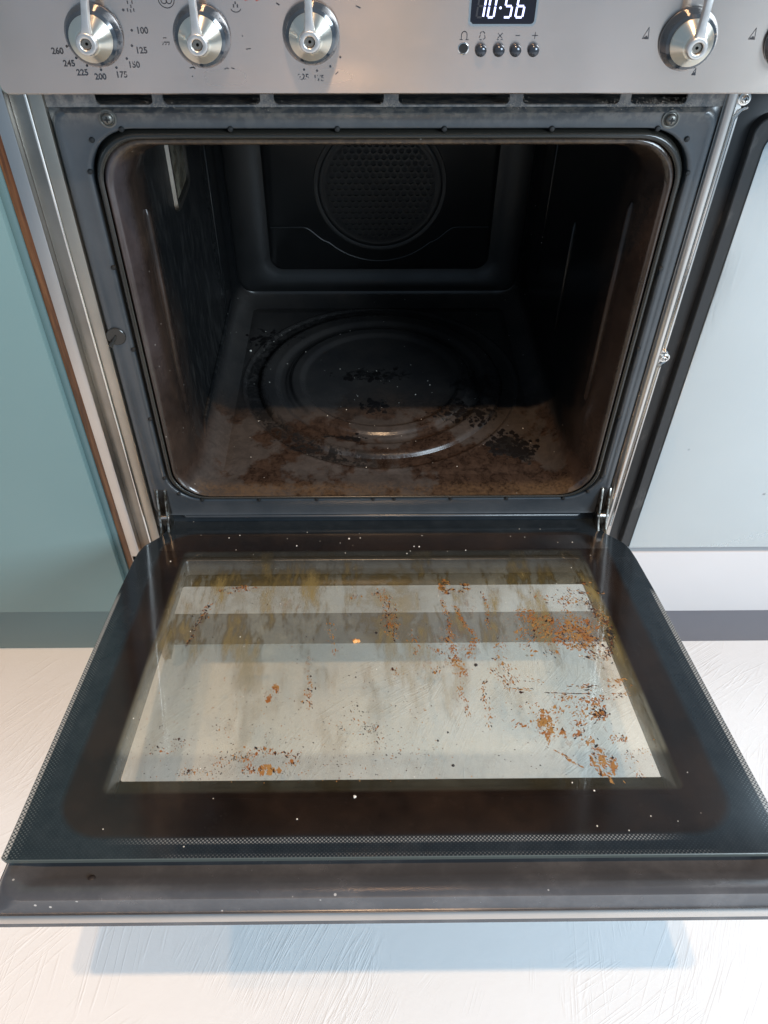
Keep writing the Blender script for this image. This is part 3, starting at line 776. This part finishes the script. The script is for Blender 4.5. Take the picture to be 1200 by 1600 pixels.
# solid rim of grille
bm = bmesh.new(); lathe(bm, [(.0905, 0), (.0860, 0)], (FCX, yy - .0002, FCZ), 72, cap=False); bmobj('grille_rim', bm, m_back, backp)

# left steel trims
ZB, ZT = -.105, .497
m_trim2 = steel('beige_steel_trim', (.50, .455, .39), .38, .5, 'z')
boxobj('side_trim', (-.3135, -.3005, -.001, .03, ZB, ZT), m_trim2, cooker, .0006)
bm = bmesh.new(); tube(bm, [(-.3145, -.0022, ZB), (-.3145, -.0022, ZT)], .0013, 10); bmobj('trim_bead', bm, m_chrome, cooker)
boxobj('side_channel', (-.3315, -.3160, .004, .03, ZB, ZT), m_trim, cooker, .0004)
boxobj('side_cheek', (-.3455, -.3318, -.0060, .03, FZ + .03, .612), m_steel, cooker, .0012)
# right steel bead rail, screws and black channel
bm = bmesh.new(); tube(bm, [(.3085, .0025, ZB + .04), (.3085, .0025, ZT)], .0052, 16); bmobj('rail', bm, m_steel, cooker)
bm = bmesh.new()
def ridge(xo, r_):
    out = []
    zs = [.470, .2245, .2075]
    P = [(xo, .0025, -.06), (xo, .0025, .196)] + [(xo + .0075 * math.sin(math.radians(a)), .002, .2108 - .0100 * math.cos(math.radians(a)) * .9) for a in range(20, 60, 12)]
    tube(bm, P, r_, 8)
    P = [(xo + .0075 * math.sin(math.radians(a)), .002, .2108 + .0100 * math.cos(math.radians(a)) * .9) for a in range(56, 15, -12)] + [(xo, .0025, .2260), (xo, .0025, .464)] + [(xo + .004, .002, .472), (xo + .009, .002, .4745)]
    tube(bm, P, r_, 8)
ridge(.3158, .0012); ridge(.3136, .0008)
bmobj('rail_ridge', bm, m_chrome, cooker)
for cz in (.2108, .4818): fscrew(.3192, cz, .0015, .0046, cooker, m_chrome)
boxobj('rail_backing', (.3028, .3190, .0028, .03, ZB, ZT), m_steel, cooker, .0004)
boxobj('black_channel', (.3192, .3540, .0045, .03, ZB, ZT), m_blacksat, cooker, .0004)

# second oven door, closed, to the right: black rim with a pale steel face
bm = bmesh.new()
loft(bm, [xz(rr4(.3340, .985, -.0935, .4700, .016), .004), xz(rr4(.3340, .985, -.0935, .4700, .016), -.0060), xz(rr4(.3350, .984, -.0925, .4690, .015), -.0070)], True, True)
so = bmobj('second_oven_door', bm, m_blacksat, cooker); so['label'] = 'closed right-hand oven door with pale steel face in a black rim'
bm = bmesh.new()
loft(bm, [xz(rr4(.3465, .979, -.0933, .4600, .020), -.0068), xz(rr4(.3465, .979, -.0933, .4600, .020), -.0082), xz(rr4(.3472, .978, -.0926, .4590, .019), -.0086)], True, True)
bmobj('door_face', bm, m_side, so)
# storage drawer along the bottom
m_drawer = Mat('white_drawer_enamel'); c = m_drawer.noise(9, detail=5); c2 = m_drawer.noise(90, 20, 12, detail=4)
m_drawer.set(base=m_drawer.mix(c, (.56, .53, .52), (.60, .57, .56)), rough=.42 + c * .1); m_drawer.bump(c2, .1, .001)
boxobj('storage_drawer', (-.3450, .985, -.006, .03, -.2380, -.1060), m_drawer, cooker, .0015)
boxobj('under_frame', (-.3450, .985, .0305, .031, -.2375, -.04), m_black, cooker, 0)
# recessed plinth under the cooker
boxobj('plinth', (-.352, .985, .045, .060, FZ, -.231), m_plinth, cooker, .0006)

# hinges
m_hinge = Mat('greasy_hinge_steel'); m_hinge.set(base=m_hinge.mix(m_hinge.noise(160, detail=5).ss(.42, .62), (.66, .62, .54), (.16, .12, .08)), metal=1.0, rough=.28)
for hx in (-.2830, .2950):
    h_ = None
    for k, dx in enumerate((-.0050, .0050)):
        L = [(.010, -.052), (.004, .012), (-.0015, .013), (-.005, .006), (-.010, -.010), (-.019, -.034), (-.030, -.047), (-.020, -.060), (0.0, -.062)]
        bm = bmesh.new(); loft(bm, [[(hx + dx - .0012, a, b) for a, b in L], [(hx + dx + .0012, a, b) for a, b in L]], True, True)
        o = bmobj('hinge' if k == 0 else 'hinge_plate', bm, m_hinge, cooker if k == 0 else h_, bevel=.0002)
        if k == 0: h_ = o
    bm = bmesh.new(); tube(bm, [(hx - .007, -.012, -.026), (hx + .007, -.012, -.026)], .0034, 10); bmobj('hinge_pin', bm, m_steel, h_)
    boxobj('hinge_slot', (hx - .0075, hx + .0075, -.0009, .002, -.030, .0125), m_black, h_, .0006)

# ------------------------------------------------------------------ open oven door (child of the cooker)
TILT = math.radians(13.82)
door = empty('oven_door', (0, -.012, -.045), cooker, (-TILT, 0, 0))
door['label'] = 'open drop-down oven door with stained glass'
# inner glass, local: x, y=-s, z up
half = [(.2800, -.0195), (.2855, -.014), (.2880, .006), (.2925, .020), (.3010, .0320), (.3095, .0435), (.3135, .058), (.3152, .080), (.3168, .15)]
def outline(inset):
    R_ = [(CX + a - inset, s_) for a, s_ in half] + [(CX + .3175 - inset, .4965 - inset), (CX + .3130 - inset, .4995 - inset)]
    L_ = [(CX - a + inset, s_) for a, s_ in half] + [(CX - .3175 + inset, .4965 - inset), (CX - .3130 + inset, .4995 - inset)]
    pts = L_[::-1] + R_
    return [(a, -s_) for a, s_ in pts]
bm = bmesh.new()
rg = loft(bm, [xy(outline(.0006), -.0040), xy(outline(0), -.0034), xy(outline(0), -.0006), xy(outline(.0006), 0.0)], False, False)
bmobj('glass_edge', bm, m_gedge, door, sharp=20)
bm = bmesh.new(); bm.faces.new([bm.verts.new(p) for p in xy(outline(.0006), 0.0)][::-1])
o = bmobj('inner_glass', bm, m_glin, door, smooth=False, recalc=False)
if o.data.polygons[0].normal.z < 0: o.data.flip_normals()
# metal pan under the glass
def DR(hw, s0, s1, r, z, cx=CX): return xy(rr(cx - hw, cx + hw, -s1, -s0, r, 8), z)
bm = bmesh.new()
loft(bm, [DR(.3240, .030, .5262, .004, -.046), DR(.3240, .030, .5262, .004, -.0280), DR(.3230, .031, .5258, .010, -.0262), DR(.3180, .034, .5250, .022, -.0165), DR(.3150, .036, .5255, .022, -.0130), DR(.3115, .038, .5225, .020, -.0118), DR(.3040, .042, .5120, .014, -.0125), DR(.2900, .044, .5035, .010, -.0170), DR(.2740, .050, .4780, .012, -.0175), DR(.2700, .053, .4700, .012, -.0125), DR(.2540, .0590, .4310, .006, -.0120, .0035), DR(.2530, .0600, .4300, .006, -.0135, .0035), DR(.2528, .0602, .4298, .006, -.034, .0035)])
bmobj('door_pan', bm, m_pan, door, sharp=60)
# glass pane at the outside of the door
bm = bmesh.new(); rg = xy(rr(CX - .3240, CX + .3240, -.5260, -.020, .006), -.0350); bm.faces.new([bm.verts.new(p) for p in rg])
bmobj('outer_glass', bm, m_glout, door, smooth=False)
bm = bmesh.new(); loft(bm, [xy(rr(CX - .3240, CX + .3240, -.5275, -.020, .004), -.0395), xy(rr(CX - .3260, CX + .3260, -.5290, -.018, .005), -.0335), xy(rr(CX - .3260, CX + .3260, -.5290, -.018, .005), -.0310), xy(rr(CX - .3250, CX + .3250, -.5280, -.019, .005), -.0285), xy(rr(CX - .3245, CX + .3245, -.5265, -.021, .004), -.0290)])
bmobj('outer_rim', bm, m_steel, door, sharp=50)
# screw heads along the pan
for sx in (-.2400,):
    bm = bmesh.new(); lathe(bm, [(.0030, -.0135), (.0030, -.0118), (.0020, -.0110), (.001, -.0108)], (sx, -.5045, -.004), 16, axis='z'); bmobj('pan_screw', bm, m_crumbd, door)

# baked-on spatter: thin irregular flakes stuck to the glass
rs = random.Random(31)
FV = {'rust': ([], []), 'dark': ([], [])}
def flake(kind, X, S, ln, wd, ang):
    if not (-.250 < X < .262 and .080 < S < .430): return
    V_, F_ = FV[kind]; n = 7; o_ = len(V_); ca, sa = math.cos(ang), math.sin(ang); zz = .0001 + rs.random() * .00025
    for i in range(n):
        a = 2 * PI * i / n; k = rs.uniform(.45, 1.25)
        u, v = math.cos(a) * ln * .66 * k, math.sin(a) * wd * .66 * k
        V_.append((X + u * sa + v * ca, -(S + u * ca - v * sa), zz))
    F_.append(tuple(range(o_, o_ + n)))
def cluster(cx, cs, rx, rs_, n, l0, l1, ang, pd=.2, curve=0.0):
    subs = [(rs.gauss(cx, rx), rs.gauss(cs, rs_)) for _ in range(max(3, n // 14))]
    for _ in range(int(n * 1.5)):
        a_, b_ = rs.choice(subs)
        X = rs.gauss(a_, rx * .22); S = rs.gauss(b_, rs_ * .26)
        ln = rs.uniform(l0, l1) * (1 if rs.random() < .85 else 1.8)
        flake('dark' if rs.random() < pd else 'rust', X, S, ln, ln * rs.uniform(.22, .6), ang + rs.gauss(0, .45))
def run(x0, s0, x1, s1, n, wd, pd=.15, l0=.0010, l1=.0032):
    ph = rs.uniform(0, 6)
    for _ in range(int(n * 1.7)):
        t_ = rs.random(); t_ = t_ if rs.random() < .5 else round(t_ * 5) / 5 + rs.gauss(0, .03)
        X = x0 + (x1 - x0) * t_ + math.sin(ph + t_ * 7) * .0015 + rs.gauss(0, wd); S = s0 + (s1 - s0) * t_
        ln = rs.uniform(l0, l1)
        flake('dark' if rs.random() < pd else 'rust', X, S, ln, ln * rs.uniform(.2, .5), math.atan2(x1 - x0, s1 - s0) + rs.gauss(0, .3))
cluster(.190, .212, .022, .018, 520, .0008, .0030, -.5, .12)
cluster(.212, .226, .014, .010, 460, .0008, .0028, .6, .22)
cluster(.214, .185, .018, .018, 160, .0008, .0026, .4, .3)
cluster(.222, .255, .020, .014, 170, .0008, .0032, .5, .45)
run(.232, .160, .252, .215, 90, .0022, .8); run(.252, .215, .246, .240, 60, .0018, .9); run(.246, .24, .236, .262, 40, .002, .8)
cluster(.235, .145, .016, .008, 50, .0010, .0036, 1.1, .7)
cluster(.165, .190, .012, .02, 90, .0008, .0026, -.6, .15)
cluster(.195, .310, .035, .008, 120, .0008, .0030, 1.2, .3)
cluster(.149, .361, .0045, .010, 170, .0010, .0030, -.35, .05)
cluster(.185, .345, .025, .012, 210, .0008, .0030, -.5, .12)
cluster(.190, .372, .012, .010, 120, .0008, .0030, -.5, .15)
cluster(.196, .405, .006, .014, 190, .0010, .0032, .3, .10)
cluster(.212, .352, .012, .018, 60, .0010, .0036, .2, .6)
cluster(.235, .40, .014, .012, 40, .0007, .002, .2, .3)
run(.155, .392, .172, .410, 30, .0010, .1); run(.160, .316, .200, .318, 40, .001, .6)
cluster(.073, .143, .007, .007, 150, .0008, .0026, .2, .35); cluster(.105, .142, .010, .004, 70, .0008, .003, .3, .4)
run(.070, .165, .076, .268, 130, .0020, .12); run(.082, .175, .100, .232, 80, .0012, .12); run(.098, .232, .090, .262, 60, .003, .08); run(.076, .262, .080, .292, 70, .0035, .05)
run(.120, .150, .118, .215, 45, .0012, .3); run(.120, .255, .130, .300, 50, .004, .15); run(.112, .28, .125, .31, 40, .003, .35)
cluster(.045, .255, .014, .018, 110, .0007, .0026, .3, .25); cluster(.022, .238, .012, .016, 60, .0007, .0022, .3, .3)
run(.003, .140, .010, .225, 110, .0040, .35); cluster(.000, .150, .016, .008, 60, .0006, .0018, .3, .4); run(.10, .30, .098, .36, 40, .002, .15); run(.075, .30, .078, .345, 30, .002, .1)
cluster(-.170, .137, .012, .005, 150, .0006, .0022, .2, .4)
run(-.198, .165, -.206, .200, 55, .0022, .65); run(-.206, .198, -.212, .240, 30, .0012, .85)
cluster(-.110, .312, .005, .008, 80, .0007, .0026, .1, .1); run(-.078, .29, -.074, .335, 45, .002, .15); run(-.058, .205, -.052, .26, 26, .003, .1)
cluster(-.128, .402, .022, .008, 170, .0007, .0026, .3, .25); cluster(-.108, .414, .004, .004, 110, .0008, .003, .3, .1); cluster(-.150, .39, .03, .015, 90, .0006, .0018, .3, .5)
cluster(-.020, .345, .018, .022, 90, .0006, .0016, .3, .7); cluster(-.02, .38, .05, .02, 60, .0005, .0014, .3, .6)
cluster(-.19, .41, .02, .008, 50, .0006, .0018, .3, .4)
for _ in range(800):
    S = .425 - abs(rs.gauss(0, .075)); ln = rs.uniform(.0004, .0013)
    flake('dark' if rs.random() < .6 else 'rust', rs.uniform(-.235, .05) if rs.random() < .6 else rs.uniform(-.24, .25), S, ln, ln * rs.uniform(.5, .9), rs.uniform(0, 3))
m_rust = Mat('baked_rust_spatter'); c = m_rust.noise(500, detail=3); c2 = m_rust.noise(60, detail=2)
m_rust.set(base=m_rust.mix(c2.ss(.35, .65), m_rust.mix(c, (.20, .060, .012), (.40, .16, .04)), (.36, .19, .055)), rough=.55)
m_brn = Mat('baked_dark_spatter'); m_brn.set(base=m_brn.mix(m_brn.noise(90, detail=2).ss(.4, .6), (.055, .016, .008), (.012, .008, .006)), rough=.5)
for kind, mm in (('rust', m_rust), ('dark', m_brn)):
    me = bpy.data.meshes.new(kind); me.from_pydata(FV[kind][0], [], FV[kind][1])
    o = link('grease_spatter', me, mm, door, smooth=False); o['kind'] = 'stuff'
    if me.polygons[0].normal.z < 0: me.flip_normals()

# loose crumbs on the glass and in the cavity
def crumbs(name, label, spots, mat, tilt_door, parent=None):
    bm = bmesh.new()
    for X, S, r_ in spots:
        if tilt_door: P = Vector((X, -.012 - S * math.cos(TILT) , -.045 + S * math.sin(TILT))) + Vector((0, math.sin(TILT), math.cos(TILT))) * r_ * .45
        else: P = Vector((X, S, .0045 + ringh(math.hypot(X - CX, S - .257)) + r_ * .4))
        g = bmesh.ops.create_icosphere(bm, subdivisions=1, radius=r_)['verts']
        for v in g: v.co = P + Vector((v.co.x * random.uniform(.6, 1.3), v.co.y * random.uniform(.6, 1.3), v.co.z * random.uniform(.4, .8)))
    o = bmobj(name, bm, mat, parent, smooth=False)
    tag(o, label, 'crumbs', kind='stuff'); return o
R_ = random.uniform
sp = [(.0 - .03, .441, .0016), (-.078, .463, .0008), (-.262, .08, .001), (.05, .05, .0012), (-.04, .03, .0013)] + [(R_(-.25, .27), R_(.0, .49), R_(.0003, .0007)) for _ in range(24)] + [(R_(-.2, .25), R_(.01, .09), R_(.0004, .0009)) for _ in range(18)] + [(R_(.12, .29), R_(.40, .48), R_(.0004, .001)) for _ in range(6)]
crumbs('pale_crumbs', 'scattered pale crumbs and dust specks lying on the open door glass', sp, m_crumbw, True)
sp = [(.095, .275, .0019), (-.074, .311, .0010), (-.076, .290, .0011), (-.03, .292, .0010), (.057, .368, .0011), (.047, .378, .0011), (.058, .408, .0016), (.012, .235, .0012), (-.008, .222, .0016), (-.215, .19, .0010), (.10, .30, .0010)] + [(R_(-.22, .23), R_(.14, .415), R_(.0004, .0008)) for _ in range(26)]
crumbs('burnt_crumbs', 'scattered black burnt crumbs lying on the pale window of the open door', sp, m_crumbd, True)
crumbs('orange_crumb', 'small orange crumb pair near the middle of the door window', [(-.031, .2365, .0032), (-.0272, .2355, .0024)], m_crumbo, True)
sp = [(R_(-.20, .22), R_(.05, .42), R_(.0004, .0010)) for _ in range(36)] + [(-.20, .334, .0022), (-.155, .37, .0012), (-.15, .36, .001)] + [(CX + rd * math.cos(a), .257 + rd * math.sin(a), R_(.0004, .0010)) for a, rd in [(R_(2.2, 4.4), R_(.188, .205)) for _ in range(50)]]
crumbs('cavity_crumbs', 'pale crumbs glinting on the black oven cavity floor', sp, m_crumbw, False)

# ------------------------------------------------------------------ teal cabinet on the left
cab = tag(empty('kitchen_cabinet', (-.66, .28, FZ)), 'teal kitchen cabinet standing left of the cooker', 'cabinet')
base_of[cab.name] = Matrix.Translation((-.66, .28, FZ)).inverted()
boxobj('cabinet_door', (-.95, -.3640, -.0140, .006, -.2205, .56), m_teal, cab, .0012)
boxobj('cabinet_side', (-.3640, -.3562, -.004, .55, -.2205, .56), m_tealdk, cab, .0008)
boxobj('wood_edge', (-.3560, -.3460, -.0015, .55, -.2205, .56), m_wood, cab, .001)
boxobj('cabinet_carcass', (-.95, -.3650, .0075, .55, -.2200, .56), m_teal, cab, .001)
m_tplinth = Mat('teal_plinth_paint'); m_tplinth.set(base=(.15, .215, .215), rough=.35)
boxobj('cabinet_plinth', (-.95, -.3525, .040, .055, FZ, -.2207), m_tplinth, cab, .0006)

bpy.context.view_layer.update()
